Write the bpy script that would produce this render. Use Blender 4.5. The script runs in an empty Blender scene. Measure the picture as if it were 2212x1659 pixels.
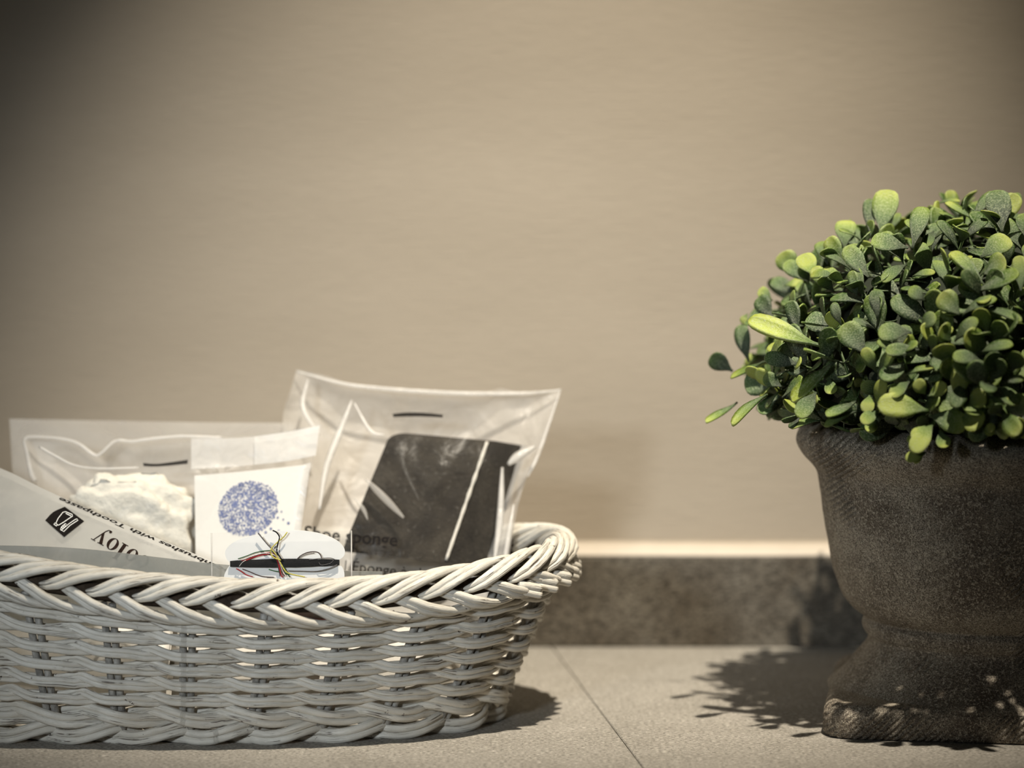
import bpy, bmesh, math, random
import numpy as np
from mathutils import Vector, Matrix, noise
random.seed(7); rng = np.random.RandomState(7)
C = bpy.context.scene.collection
SC = bpy.context.scene
PI = math.pi
# ------------------------------------------------------------------ camera, world, lights, exposure
F, CX, CY, HOR = 6000.0, 1106.0, 829.5, 400.0
CAM_H = 0.28
PITCH = math.atan((CY - HOR) / F)
cam_d = bpy.data.cameras.new('camera'); cam = bpy.data.objects.new('camera', cam_d); C.objects.link(cam)
cam.location = (0, 0, CAM_H); cam.rotation_euler = (PI / 2 - PITCH, 0, 0)
cam_d.sensor_width = 36.0; cam_d.lens = F / 2212.0 * 36.0
cam_d.clip_start = 0.05; cam_d.clip_end = 50
cam_d.dof.use_dof = True; cam_d.dof.focus_distance = 1.40; cam_d.dof.aperture_fstop = 4.2
SC.camera = cam
w = bpy.data.worlds.new('world'); SC.world = w; w.use_nodes = True
w.node_tree.nodes['Background'].inputs[0].default_value = (1.0, 0.90, 0.74, 1)
w.node_tree.nodes['Background'].inputs[1].default_value = 0.010

def lamp(kind, name, loc, target, energy, col, **kw):
    d = bpy.data.lights.new(name, kind); o = bpy.data.objects.new(name, d); C.objects.link(o)
    o.location = loc
    o.rotation_euler = (Vector(target) - Vector(loc)).to_track_quat('-Z', 'Y').to_euler()
    d.energy = energy; d.color = col
    for k, v in kw.items(): setattr(d, k, v)
    return o
# ceiling downlight with a narrow beam, a little in front of the things; lamp at front left with a narrow beam
lamp('SPOT', 'ceiling_downlight', (0.26, 0.86, 1.85), (0.03, 1.56, 0.13), 320, (1.0, 0.90, 0.74),
     spot_size=math.radians(26.2), spot_blend=1.0, shadow_soft_size=0.016)
lamp('SPOT', 'room_lamp', (-0.78, -0.52, 0.66), (-0.03, 1.68, 0.12), 118, (0.86, 0.94, 1.0),
     spot_size=math.radians(18.5), spot_blend=1.0, shadow_soft_size=0.12)
SC.view_settings.view_transform = 'Standard'; SC.view_settings.look = 'None'
SC.view_settings.exposure = 0.0; SC.view_settings.gamma = 1.0; SC.view_settings.use_curve_mapping = False

# ------------------------------------------------------------------ helpers
_f = Vector((0, math.cos(PITCH), -math.sin(PITCH))); _u = Vector((0, math.sin(PITCH), math.cos(PITCH)))
CAMP = Vector((0, 0, CAM_H))
def ray(u, v): return (_f * F + Vector((1, 0, 0)) * (u - CX) - _u * (v - CY)).normalized()
def P(u, v, Y):
    d = ray(u, v); return CAMP + d * (Y / d.y)

def link(name, me, parent=None):
    o = bpy.data.objects.new(name, me); C.objects.link(o)
    if parent: o.parent = parent
    return o
def smooth(me):
    me.polygons.foreach_set('use_smooth', [True] * len(me.polygons))
def mesh(name, verts, faces, mat=None, uvs=None, sm=True):
    me = bpy.data.meshes.new(name)
    me.from_pydata([tuple(v) for v in verts], [], [tuple(int(i) for i in f) for f in faces])
    if uvs is not None:
        l = me.uv_layers.new(name='UVMap')
        idx = np.empty(len(me.loops), dtype=np.int32); me.loops.foreach_get('vertex_index', idx)
        l.data.foreach_set('uv', np.asarray(uvs, dtype=np.float32)[idx].ravel())
    if mat: me.materials.append(mat)
    if sm: smooth(me)
    me.update()
    return me
def part(name, verts, faces, mat, parent, uvs=None, sm=True):
    loc = parent.matrix_world.translation if parent else Vector((0, 0, 0))
    base = Vector((0, 0, 0)); p = parent
    while p: base = base + Vector(p.location); p = p.parent
    vs = [(v[0] - base.x, v[1] - base.y, v[2] - base.z) for v in verts]
    return link(name, mesh(name, vs, faces, mat, uvs, sm), parent)
def thing(name, label, cat, loc=(0, 0, 0), group=None):
    o = bpy.data.objects.new(name, None); C.objects.link(o); o.location = loc; o.empty_display_size = 0.02
    tag(o, label, cat, group); return o
def tag(o, label, cat, group=None):
    o['label'] = label; o['category'] = cat
    if group: o['group'] = group
def struct(o): o['kind'] = 'structure'; return o

class MB:
    def __init__(s): s.v = []; s.f = []; s.uv = []
    def add(s, v, f, uv=None):
        n = len(s.v); s.v += [tuple(x) for x in v]; s.f += [tuple(i + n for i in q) for q in f]
        s.uv += [tuple(x) for x in (uv if uv is not None else [(0, 0)] * len(v))]
    def obj(s, name, mat, parent=None, sm=True): return part(name, s.v, s.f, mat, parent, s.uv, sm)

def tube(pts, rad, sides=8, closed=False, cap=True, uoff=0.0, squash=None):
    """swept tube: vertices, faces, uvs (u around, v along in cm)"""
    p = np.asarray([tuple(q) for q in pts], dtype=float); n = len(p)
    r = np.full(n, rad) if np.isscalar(rad) else np.asarray(rad, dtype=float)
    if closed: t = np.roll(p, -1, 0) - np.roll(p, 1, 0)
    else: t = np.gradient(p, axis=0)
    t /= np.linalg.norm(t, axis=1)[:, None] + 1e-12
    ref = np.array([0, 0, 1.0])
    a = np.cross(t, ref); ln = np.linalg.norm(a, axis=1)
    bad = ln < 0.15
    if bad.any(): a[bad] = np.cross(t[bad], np.array([0, 1.0, 0.001]))
    a /= np.linalg.norm(a, axis=1)[:, None] + 1e-12
    b = np.cross(a, t)
    seg = np.linalg.norm(np.diff(p, axis=0), axis=1); L = np.concatenate([[0], np.cumsum(seg)]) * 100
    ang = np.arange(sides) / sides * 2 * PI
    V = p[:, None, :] + r[:, None, None] * (np.cos(ang)[None, :, None] * a[:, None, :] + np.sin(ang)[None, :, None] * b[:, None, :])
    V = V.reshape(-1, 3)
    half = np.abs(np.arange(sides) / sides * 2 - 1)
    UV = np.stack([np.tile(half, n) + uoff, np.repeat(L, sides) + uoff * 7.3], 1)
    fs = []
    m = n if closed else n - 1
    for i in range(m):
        j = (i + 1) % n
        for k in range(sides):
            k2 = (k + 1) % sides
            fs.append((i * sides + k, i * sides + k2, j * sides + k2, j * sides + k))
    if cap and not closed:
        fs.append(tuple(range(sides - 1, -1, -1))); fs.append(tuple((n - 1) * sides + k for k in range(sides)))
    return V, fs, UV
def poly_smooth(pts, n):
    """Catmull-Rom resampling of a polyline"""
    p = [np.asarray(tuple(q), dtype=float) for q in pts]
    p = [2 * p[0] - p[1]] + p + [2 * p[-1] - p[-2]]
    out = []; m = len(p) - 3
    for i in range(n):
        x = i / (n - 1) * m; k = min(int(x), m - 1); t = x - k
        a, b, c, d = p[k:k + 4]
        out.append(0.5 * ((2 * b) + (c - a) * t + (2 * a - 5 * b + 4 * c - d) * t * t + (3 * b - 3 * c + d - a) * t ** 3))
    return np.array(out)
def box(c, s, bev=0.0):
    bm = bmesh.new(); bmesh.ops.create_cube(bm, size=1.0)
    bmesh.ops.scale(bm, vec=s, verts=bm.verts); bmesh.ops.translate(bm, vec=c, verts=bm.verts)
    if bev: bmesh.ops.bevel(bm, geom=list(bm.edges), offset=bev, segments=2, affect='EDGES', profile=0.5)
    v = [x.co.copy() for x in bm.verts]; bm.verts.index_update(); f = [[x.index for x in q.verts] for q in bm.faces]
    bm.free(); return v, f
def coons(top, bot, left, right, nx, ny):
    """patch between four px/3D polylines (top/bottom run left to right, left/right run top to bottom)"""
    T = poly_smooth(top, nx + 1); B = poly_smooth(bot, nx + 1); L = poly_smooth(left, ny + 1); R = poly_smooth(right, ny + 1)
    G = np.zeros((ny + 1, nx + 1, 3))
    for j in range(ny + 1):
        t = j / ny
        for i in range(nx + 1):
            s = i / nx
            G[j, i] = ((1 - t) * T[i] + t * B[i] + (1 - s) * L[j] + s * R[j]
                       - ((1 - s) * (1 - t) * T[0] + s * (1 - t) * T[-1] + (1 - s) * t * B[0] + s * t * B[-1]))
    return G
def grid_mesh(G, flip=False):
    ny, nx = G.shape[0] - 1, G.shape[1] - 1
    V = G.reshape(-1, 3); fs = []; W = nx + 1
    for j in range(ny):
        for i in range(nx):
            q = (j * W + i, (j + 1) * W + i, (j + 1) * W + i + 1, j * W + i + 1)
            fs.append(q[::-1] if flip else q)
    uv = [(i / nx, 1 - j / ny) for j in range(ny + 1) for i in range(nx + 1)]
    return V, fs, uv

# ------------------------------------------------------------------ materials
class NT:
    def __init__(s, name):
        s.m = bpy.data.materials.new(name); s.m.use_nodes = True; s.t = s.m.node_tree
        s.b = s.t.nodes['Principled BSDF']; s.out = s.t.nodes['Material Output']
    def n(s, typ, **kw):
        x = s.t.nodes.new(typ)
        for k, v in kw.items():
            if k[0] == '_': setattr(x, k[1:], v)
            elif isinstance(v, bpy.types.NodeSocket): s.t.links.new(v, x.inputs[k.replace('__', ' ')])
            else: x.inputs[k.replace('__', ' ')].default_value = v
        return x
    def l(s, a, b): s.t.links.new(a, b)
    def coord(s, which='Object', scale=(1, 1, 1), rot=(0, 0, 0)):
        c = s.n('ShaderNodeTexCoord'); m = s.n('ShaderNodeMapping'); s.l(c.outputs[which], m.inputs[0])
        m.inputs['Scale'].default_value = scale; m.inputs['Rotation'].default_value = rot; return m.outputs[0]
    def noise(s, vec, scale, detail=4, rough=0.6, dist=0.0):
        x = s.n('ShaderNodeTexNoise', Scale=scale, Detail=detail, Roughness=rough, Distortion=dist); s.l(vec, x.inputs['Vector']); return x.outputs[0]
    def ramp(s, fac, stops, interp='LINEAR'):
        x = s.n('ShaderNodeValToRGB'); s.l(fac, x.inputs[0]); e = x.color_ramp.elements; x.color_ramp.interpolation = interp
        while len(e) < len(stops): e.new(0.5)
        for k, (p, c) in enumerate(stops):
            e[k].position = p; e[k].color = (c, c, c, 1) if np.isscalar(c) else (*c, 1)
        return x.outputs[0]
    def mix(s, fac, a, b, mode='MIX'):
        x = s.t.nodes.new('ShaderNodeMix'); x.data_type = 'RGBA'; x.blend_type = mode
        for val, sock in ((fac, x.inputs[0]), (a, x.inputs[6]), (b, x.inputs[7])):
            if isinstance(val, bpy.types.NodeSocket): s.l(val, sock)
            elif np.isscalar(val): sock.default_value = val
            else: sock.default_value = (*val, 1)
        return x.outputs[2]
    def math(s, op, a, b=0.0):
        x = s.n('ShaderNodeMath', _operation=op)
        for val, sock in ((a, x.inputs[0]), (b, x.inputs[1])):
            if isinstance(val, bpy.types.NodeSocket): s.l(val, sock)
            else: sock.default_value = val
        return x.outputs[0]
    def bump(s, h, strength=0.3, dist=0.001, prev=None):
        x = s.n('ShaderNodeBump', Strength=strength, Distance=dist); s.l(h, x.inputs['Height'])
        if prev: s.l(prev, x.inputs['Normal'])
        return x.outputs[0]
    def fin(s, col=None, rough=0.6, nrm=None, **kw):
        if col is not None:
            if isinstance(col, bpy.types.NodeSocket): s.l(col, s.b.inputs['Base Color'])
            else: s.b.inputs['Base Color'].default_value = (*col, 1)
        if isinstance(rough, bpy.types.NodeSocket): s.l(rough, s.b.inputs['Roughness'])
        else: s.b.inputs['Roughness'].default_value = rough
        if nrm: s.l(nrm, s.b.inputs['Normal'])
        for k, v in kw.items(): s.b.inputs[k.replace('__', ' ')].default_value = v
        return s.m

def m_wall():
    t = NT('wall_paint'); v = t.coord(scale=(1, 1, 3))
    n1 = t.noise(v, 5, 3); n2 = t.noise(v, 260, 3); n3 = t.noise(t.coord(scale=(1, 1, 9)), 60, 2)
    c = t.mix(t.ramp(n1, [(0.3, 0), (0.7, 1)]), (0.322, 0.274, 0.212), (0.355, 0.303, 0.237))
    c = t.mix(t.ramp(n3, [(0.35, 0.0), (0.7, 0.25)]), c, (0.30, 0.253, 0.195))
    return t.fin(c, 0.85, t.bump(n2, 0.25, 0.0006, t.bump(n3, 0.3, 0.001)))
def m_stone(name, a, b, c_, sc=1.0, speck=0.5):
    t = NT(name); v = t.coord(); vs = t.coord(scale=(0.55, 1.5, 1))
    big = t.noise(v, 22 * sc, 5, 0.65, 0.4); mid = t.noise(vs, 330 * sc, 3, 0.7); fine = t.noise(vs, 900 * sc, 2, 0.7)
    c = t.mix(t.ramp(big, [(0.32, 0), (0.68, 1)]), a, b)
    c = t.mix(t.ramp(mid, [(0.50, 0), (0.66, speck)]), c, c_)
    c = t.mix(t.ramp(fine, [(0.42, 0.85), (0.55, 0)]), c, tuple(x * 0.35 for x in a))
    return t.fin(c, 0.8, t.bump(fine, 0.4, 0.0006, t.bump(mid, 0.5, 0.001)))
def m_wicker():
    t = NT('whitewashed_wicker')
    uv = t.coord('UV', scale=(2.2, 0.55, 1)); uv2 = t.coord('UV', scale=(5.0, 0.35, 1)); ob = t.coord()
    info = t.n('ShaderNodeObjectInfo').outputs['Random']
    n1 = t.noise(uv, 1.6, 4, 0.6); n2 = t.noise(uv2, 1.3, 4, 0.65, 0.6); n3 = t.noise(ob, 160, 4, 0.7); big = t.noise(ob, 38, 3, 0.6)
    c = t.mix(t.ramp(n1, [(0.3, 0), (0.7, 1)]), (0.50, 0.475, 0.42), (0.70, 0.67, 0.60))
    c = t.mix(t.ramp(big, [(0.42, 0.0), (0.72, 0.40)]), c, (0.44, 0.38, 0.29))
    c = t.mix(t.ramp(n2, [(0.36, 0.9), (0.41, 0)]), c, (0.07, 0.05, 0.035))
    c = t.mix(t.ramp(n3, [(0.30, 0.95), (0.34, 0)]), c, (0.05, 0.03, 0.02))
    h = t.math('ADD', t.math('MULTIPLY', n2, 1.0), t.math('MULTIPLY', n3, 0.5))
    return t.fin(c, 0.48, t.bump(h, 0.55, 0.0012))
def m_stake():
    t = NT('bare_stake_wicker'); ob = t.coord(scale=(1, 1, 0.3)); n = t.noise(ob, 260, 4, 0.7)
    c = t.mix(t.ramp(n, [(0.35, 0), (0.65, 1)]), (0.16, 0.15, 0.135), (0.42, 0.40, 0.36))
    return t.fin(c, 0.6, t.bump(n, 0.5, 0.001))
def m_urn(lo=0.56):
    t = NT('aged_dark_concrete'); v = t.coord(); 
    big = t.noise(v, 26, 6, 0.68, 0.5); mid = t.noise(v, 640, 3, 0.75); fine = t.noise(v, 1400, 2, 0.75)
    wv = t.n('ShaderNodeTexWave', Scale=115.0, Distortion=1.6, Detail=2.0, _wave_type='BANDS', _bands_direction='Z'); wv.inputs['Detail Scale'].default_value = 2.0
    t.l(t.coord(rot=(0.1, 0.75, 0.2)), wv.inputs['Vector'])
    patch = t.ramp(t.noise(v, 19, 3, 0.5), [(lo, 0), (lo + 0.08, 1)])
    c = t.mix(t.ramp(big, [(0.36, 0), (0.64, 1)]), (0.125, 0.097, 0.070), (0.42, 0.37, 0.295))
    c = t.mix(t.ramp(mid, [(0.5, 0), (0.60, 0.75)]), c, (0.64, 0.58, 0.47))
    c = t.mix(t.ramp(fine, [(0.40, 0.8), (0.54, 0)]), c, (0.022, 0.016, 0.012))
    chip = t.ramp(t.noise(v, 60, 5, 0.7), [(0.715, 0), (0.735, 1)])
    c = t.mix(chip, c, (0.42, 0.37, 0.27))
    scr = t.math('MULTIPLY', wv.outputs['Fac'], patch)
    dark = t.ramp(scr, [(0.3, 0.0), (1.0, 0.5)])
    c = t.mix(dark, c, (0.06, 0.05, 0.038))
    nb = t.bump(fine, 0.5, 0.0008, t.bump(mid, 0.5, 0.0012)); nb = t.bump(scr, 0.8, 0.002, nb); nb = t.bump(big, 0.5, 0.004, nb)
    return t.fin(c, 0.72, nb)
def m_leaf():
    t = NT('boxwood_leaf'); ob = t.coord('UV')
    sep = t.n('ShaderNodeSeparateXYZ'); t.l(ob, sep.inputs[0])
    info = t.n('ShaderNodeObjectInfo').outputs['Random']; rnd = t.n('ShaderNodeAttribute', _attribute_name='tone').outputs['Fac']
    uvm = t.n('ShaderNodeMapping'); t.l(ob, uvm.inputs[0]); uvm.inputs['Scale'].default_value = (13, 27, 1); shift = t.n('ShaderNodeCombineXYZ'); t.l(t.math('MULTIPLY', info, 50.0), shift.inputs[2]); t.l(shift.outputs[0], uvm.inputs['Location'])
    mott = t.noise(uvm.outputs[0], 1.0, 4, 0.75)
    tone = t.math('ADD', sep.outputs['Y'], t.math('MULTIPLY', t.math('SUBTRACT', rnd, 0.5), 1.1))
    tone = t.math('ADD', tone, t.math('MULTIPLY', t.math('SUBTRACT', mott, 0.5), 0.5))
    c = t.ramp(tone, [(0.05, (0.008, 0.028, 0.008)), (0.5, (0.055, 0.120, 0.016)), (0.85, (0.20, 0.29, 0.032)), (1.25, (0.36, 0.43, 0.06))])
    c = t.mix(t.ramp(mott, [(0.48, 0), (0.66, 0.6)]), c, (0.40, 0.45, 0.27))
    tr = t.n('ShaderNodeBsdfTranslucent', Color=t.mix(0.5, c, (0.22, 0.34, 0.02)))
    mx = t.n('ShaderNodeMixShader', Fac=0.16)
    t.fin(c, 0.40, t.bump(mott, 0.55, 0.0009), Specular__IOR__Level=0.8)
    t.l(t.b.outputs[0], mx.inputs[1]); t.l(tr.outputs[0], mx.inputs[2]); t.l(mx.outputs[0], t.out.inputs['Surface'])
    return t.m
def m_film(name, haze, col=(0.80, 0.79, 0.76), rough=0.22, gloss=0.25, wrinkle=0.5, sc=45.0):
    t = NT(name); t.t.nodes.remove(t.b)
    v = t.coord(); n = t.noise(v, sc, 3, 0.55, 0.8)
    nb = t.bump(n, wrinkle, 0.01)
    d = t.n('ShaderNodeBsdfDiffuse', Color=(*col, 1)); t.l(nb, d.inputs['Normal'])
    tr = t.n('ShaderNodeBsdfTranslucent', Color=(*col, 1))
    g = t.n('ShaderNodeBsdfGlossy', Color=(1, 1, 1, 1), Roughness=rough); t.l(nb, g.inputs['Normal'])
    tp = t.n('ShaderNodeBsdfTransparent', Color=(1, 1, 1, 1))
    m1 = t.n('ShaderNodeMixShader', Fac=0.45); t.l(d.outputs[0], m1.inputs[1]); t.l(tr.outputs[0], m1.inputs[2])
    hz = t.math('ADD', t.math('MULTIPLY', t.math('SUBTRACT', n, 0.5), haze * 1.1), haze)
    m2 = t.n('ShaderNodeMixShader'); t.l(hz, m2.inputs[0]); t.l(tp.outputs[0], m2.inputs[1]); t.l(m1.outputs[0], m2.inputs[2])
    lw = t.n('ShaderNodeLayerWeight', Blend=0.25); t.l(nb, lw.inputs['Normal'])
    gf = t.math('ADD', t.math('MULTIPLY', lw.outputs['Fresnel'], gloss), 0.004)
    m3 = t.n('ShaderNodeMixShader'); t.l(gf, m3.inputs[0]); t.l(m2.outputs[0], m3.inputs[1]); t.l(g.outputs[0], m3.inputs[2])
    t.l(m3.outputs[0], t.out.inputs['Surface']); return t.m
def m_plain(name, col, rough=0.6, nsc=0, nstr=0.3, var=0.15, **kw):
    t = NT(name)
    n = t.noise(t.coord(), nsc or 90, 4, 0.65)
    c = t.mix(t.ramp(n, [(0.3, 0), (0.7, 1)]), tuple(x * (1 - var) for x in col), tuple(min(1, x * (1 + var * 0.6)) for x in col))
    return t.fin(c, rough, t.bump(n, nstr, 0.001), **kw)
def m_sponge():
    t = NT('charcoal_foam'); v = t.coord(); n = t.noise(v, 520, 3, 0.75); b = t.noise(v, 70, 4, 0.6)
    c = t.mix(t.ramp(b, [(0.35, 0), (0.7, 1)]), (0.018, 0.015, 0.012), (0.042, 0.036, 0.028))
    c = t.mix(t.ramp(n, [(0.60, 0), (0.75, 0.6)]), c, (0.15, 0.14, 0.125))
    return t.fin(c, 0.9, t.bump(n, 0.9, 0.002), Specular__IOR__Level=0.08)

WALL = m_wall()
FLOOR = m_stone('floor_stone', (0.27, 0.25, 0.215), (0.36, 0.335, 0.295), (0.52, 0.49, 0.435), 1.0, 0.75)
BASE = m_stone('skirting_stone', (0.065, 0.050, 0.032), (0.17, 0.152, 0.122), (0.24, 0.215, 0.17), 0.9, 0.3)
GROUT = m_plain('joint_grout', (0.25, 0.225, 0.185), 0.9)
CAULK = m_plain('cream_caulk', (0.43, 0.375, 0.305), 0.55, 60, 0.15, 0.06)
GAP_SHADE = m_plain('rim_gap_shade', (0.045, 0.032, 0.022), 0.8, 200, 0.5, 0.5, Specular__IOR__Level=0.1); WICK = m_wicker(); STAKE = m_stake(); URN = m_urn(); URN_FOOT = m_urn(0.42); LEAF = m_leaf()  # the first, near-black, stands in for shade inside the rim
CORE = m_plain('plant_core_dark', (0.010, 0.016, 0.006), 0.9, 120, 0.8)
STEM = m_plain('sprig_stem', (0.05, 0.085, 0.02), 0.6, 300)
FILM = m_film('clear_film', 0.022, gloss=0.02, rough=0.3, wrinkle=0.16)
FILM_REAR = m_film('hazy_film', 0.50, (0.84, 0.81, 0.77), 0.35, 0.10, 0.3)
FILM_HEAD = m_film('milky_film', 0.62, (0.84, 0.83, 0.81), 0.3, 0.2, 0.25)
FILM_EDGE = m_film('film_fold_glint', 0.55, (0.90, 0.88, 0.85), 0.25, 0.3, 0.3)
FILM_BACK = m_film('faint_film', 0.30, (0.80, 0.77, 0.72), 0.4, 0.12, 0.2, 20)
FILM_CLEAR = m_film('thin_clear_film', 0.03, (0.85, 0.85, 0.83), 0.15, 0.12, 0.08, 60)
FILM_GREY = m_film('grey_film', 0.66, (0.36, 0.365, 0.34), 0.4, 0.03, 0.05, 60)
SLEEVE = m_film('frosted_sleeve', 0.66, (0.58, 0.575, 0.545), 0.4, 0.06, 0.15, 18)
BLACK = m_plain('black_ink', (0.012, 0.010, 0.009), 0.55, 400, 0.1, 0.3, Specular__IOR__Level=0.05)
INK_BROWN = m_plain('worn_black_ink', (0.022, 0.013, 0.010), 0.6, 500, 0.2, 0.6, Specular__IOR__Level=0.05)
WHITE_INK = m_plain('white_ink', (0.86, 0.85, 0.81), 0.5)
BLUE = m_plain('blue_ink', (0.15, 0.18, 0.35), 0.6, 200, 0.1, 0.25)
CARD = m_plain('white_card', (0.57, 0.555, 0.52), 0.55, 500, 0.06, 0.03)
CARD_SEW = m_plain('glossy_white_card', (0.72, 0.71, 0.685), 0.45, 300, 0.05, 0.02)
FLUFF = m_plain('white_fleece', (0.60, 0.575, 0.51), 0.95, 240, 0.9, 0.1)
PAPER = m_plain('cream_paper', (0.90, 0.88, 0.83), 0.7, 70, 0.3, 0.05)
RED = m_plain('red_print', (0.62, 0.11, 0.09), 0.5, 90)
GREEN = m_plain('green_print', (0.07, 0.26, 0.05), 0.5, 90)
SPONGE = m_sponge(); FOAM_EDGE = m_plain('worn_foam_edge', (0.50, 0.48, 0.43), 0.8, 200, 0.5)
SLIT = m_plain('slit_shadow_plastic', (0.02, 0.018, 0.016), 0.8, Specular__IOR__Level=0.05)
def m_thread(name, col): return m_plain(name, col, 0.85, 1500, 0.9, 0.4, Specular__IOR__Level=0.05)
T_BLACK = m_thread('black_thread', (0.008, 0.008, 0.009)); T_RED = m_thread('red_thread', (0.36, 0.025, 0.03)); T_YEL = m_thread('yellow_thread', (0.66, 0.58, 0.13))
T_GRN = m_thread('green_thread', (0.025, 0.11, 0.035)); T_WHT = m_thread('white_thread', (0.85, 0.83, 0.77)); T_GRY = m_thread('grey_thread', (0.16, 0.15, 0.15))
T_BRN = m_thread('brown_thread', (0.075, 0.05, 0.05))

# ------------------------------------------------------------------ setting
WY = 1.685; BY = 1.672
def wall_obj():
    G = np.zeros((41, 41, 3))
    for j in range(41):
        for i in range(41): G[j, i] = (-1.5 + 3.0 * i / 40, WY, 1.6 - 1.65 * j / 40)
    v, f, uv = grid_mesh(G); return struct(part('wall_back', v, f, WALL, None, uv))
wall_obj()
v, f = box((0, 0.75, -0.030), (3.0, 1.9, 0.04)); fl = struct(part('floor', v, f, GROUT, None, sm=False))
# two large stone slabs meeting in the joint that runs to the wall, the joints across lie out of view
def joint_x(Y): return 0.0507 + (Y - 1.436) * (-0.0175 / 0.158)
def slab(x0, x1, y0, y1):
    g = 0.0002; bv = 0.0005
    def X(x, y, s): return (joint_x(y) if x is None else x) + s
    out = []
    for ins, z in ((0, -0.0099), (0, -bv), (bv, 0.0)):
        for (x, y, sx, sy) in ((x0, y0, 1, 1), (x1, y0, -1, 1), (x1, y1, -1, -1), (x0, y1, 1, -1)):
            out.append((X(x, y, sx * (g + ins)), y + sy * (g + ins), z))
    fs = [(8, 9, 10, 11), (3, 2, 1, 0)]
    for k in range(2):
        for i in range(4): j = (i + 1) % 4; fs.append((k * 4 + i, k * 4 + j, k * 4 + 4 + j, k * 4 + 4 + i))
    part('floor_slab', out, fs, FLOOR, fl, sm=False)
slab(-0.60, None, 1.05, WY); slab(None, 0.70, 1.05, WY); slab(-0.60, None, 0.30, 1.05); slab(None, 0.70, 0.30, 1.05)
v, f = box((0, BY + 0.006, 0.0275), (2.6, 0.012, 0.055), 0.0012); struct(part('baseboard_back', v, f, BASE, None, sm=False))
# cream bead sealing the top of the skirting to the wall
cv = [];
prof = [(BY + 0.0005, 0.0552), (BY + 0.0015, 0.0568), (BY + 0.004, 0.0592), (BY + 0.008, 0.0615), (BY + 0.0128, 0.0636), (BY + 0.0128, 0.0552)]
N = 60
for i in range(N + 1):
    x = -1.3 + 2.6 * i / N
    for (y, z) in prof: cv.append((x, y, z + 0.0004 * noise.noise((x * 40, y, 0))))
K = len(prof); fs = [(i * K + k, i * K + (k + 1) % K, (i + 1) * K + (k + 1) % K, (i + 1) * K + k) for i in range(N) for k in range(K)]
struct(part('trim_1', cv, fs, CAULK, None))

# ------------------------------------------------------------------ wicker basket
BC = Vector((-0.188, 1.460, 0.0)); A_R, B_R, A_B, B_B, NEXP = 0.2135, 0.1065, 0.174, 0.0770, 2.35
YAW = math.radians(-2.0)
def plan(th, a, b):
    c, s = math.cos(th), math.sin(th); k = (abs(c / 1) ** NEXP + abs(s) ** NEXP) ** (-1 / NEXP)
    x, y = a * k * c, b * k * s
    return x * math.cos(YAW) - y * math.sin(YAW), x * math.sin(YAW) + y * math.cos(YAW)
_th = np.linspace(0, 2 * PI, 4001)
_pp = np.array([plan(t, 0.2, 0.092) for t in _th]); _ll = np.concatenate([[0], np.cumsum(np.linalg.norm(np.diff(_pp, axis=0), axis=1))])
PERIM = _ll[-1]
def theta(s): return float(np.interp((s % 1.0) * PERIM, _ll, _th))
def rim_z(x):
    d = x + 0.100
    return 0.0745 + (0.0110 * min(1.9, (d / 0.135) ** 2) if d < 0 else 0.0142 * min(1.25, (d / 0.135) ** 2))
def wallpt(s, z, out=0.0, up=0.0):
    th = theta(s); h = z / 0.078
    a = A_B + (A_R - A_B) * (h ** 0.9 if h > 0 else 0); b = B_B + (B_R - B_B) * (h ** 0.9 if h > 0 else 0)
    x, y = plan(th, a, b); e = 1e-3
    x1, y1 = plan(th + e, a, b); x0, y0 = plan(th - e, a, b)
    n = Vector((y1 - y0, -(x1 - x0), 0)).normalized()
    lift = (rim_z(BC.x + x) - 0.0775) * min(1.0, max(0.0, (z - 0.012) / 0.066))
    return Vector((BC.x + x, BC.y + y, z + lift)) + n * out + Vector((0, 0, up)), n
NST = 26
basket = thing('wicker_basket', 'large oval whitewashed wicker basket with plaited rim, filled with packets', 'basket', (BC.x, BC.y, 0))
s_front = 0.0
# phase: find the arc position whose stake projects to x=400 px
best = min((abs((CX + F * wallpt(s / 2000, 0.035)[0].x / wallpt(s / 2000, 0.035)[0].y) - 398), s / 2000) for s in range(1000, 2000))[1]
S0 = best
def stake_s(k): return S0 + k / NST
for k in range(NST):
    for q in (-1, 1):
        ds = q * 0.0021 + random.uniform(-0.0004, 0.0004)
        pts = [wallpt(stake_s(k) + ds, z, -0.0005)[0] for z in (0.004, 0.015, 0.03, 0.045, 0.06, 0.072)]
        v, f, uv = tube(pts, 0.00195, 8, uoff=random.random() * 9); part('stake', v, f, STAKE, basket, uv)
def weave(name, z, R, h, r, pair, amp, flip=1, phase=0.0, SEG=14, cubic=False):
    n = NST * SEG
    for strand in (0, 1):
        jit = [random.uniform(-1, 1) for _ in range(NST)]
        for q in pair:
            pts = []; rr = []
            for i in range(n):
                s = i / SEG + phase
                c = math.cos(PI * (s - phase) + PI * strand); sn = math.sin(PI * (s - phase) + PI * strand)
                dep = R * (abs(c) ** 0.95) * (1 if c > 0 else -1)
                k = int(i / SEG + 0.5) % NST
                wob = amp * 0.6 * noise.noise((i * 0.11, z * 900 + strand * 5, q * 3))
                bow = -0.0014 * abs(c)
                pt, nn = wallpt(S0 + s / NST, z, dep, -flip * h * sn * (abs(sn) ** 4 if cubic else 1.0) + q + bow + wob * 1.6 + amp * 0.4 * jit[k])
                pts.append(pt); rr.append(r * (1 + 0.10 * noise.noise((i * 0.05, z * 700, q * 900))))
            v, f, uv = tube(pts, rr, 8, closed=True, uoff=random.random() * 20); part(name, v, f, WICK, basket, uv)
for z in (0.0648, 0.0570, 0.0490, 0.0410, 0.0329, 0.0247):
    weave('weaver', z, 0.0034, 0.0019, 0.00148, (-0.00116, 0.00116), 0.0006, cubic=True)
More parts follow.
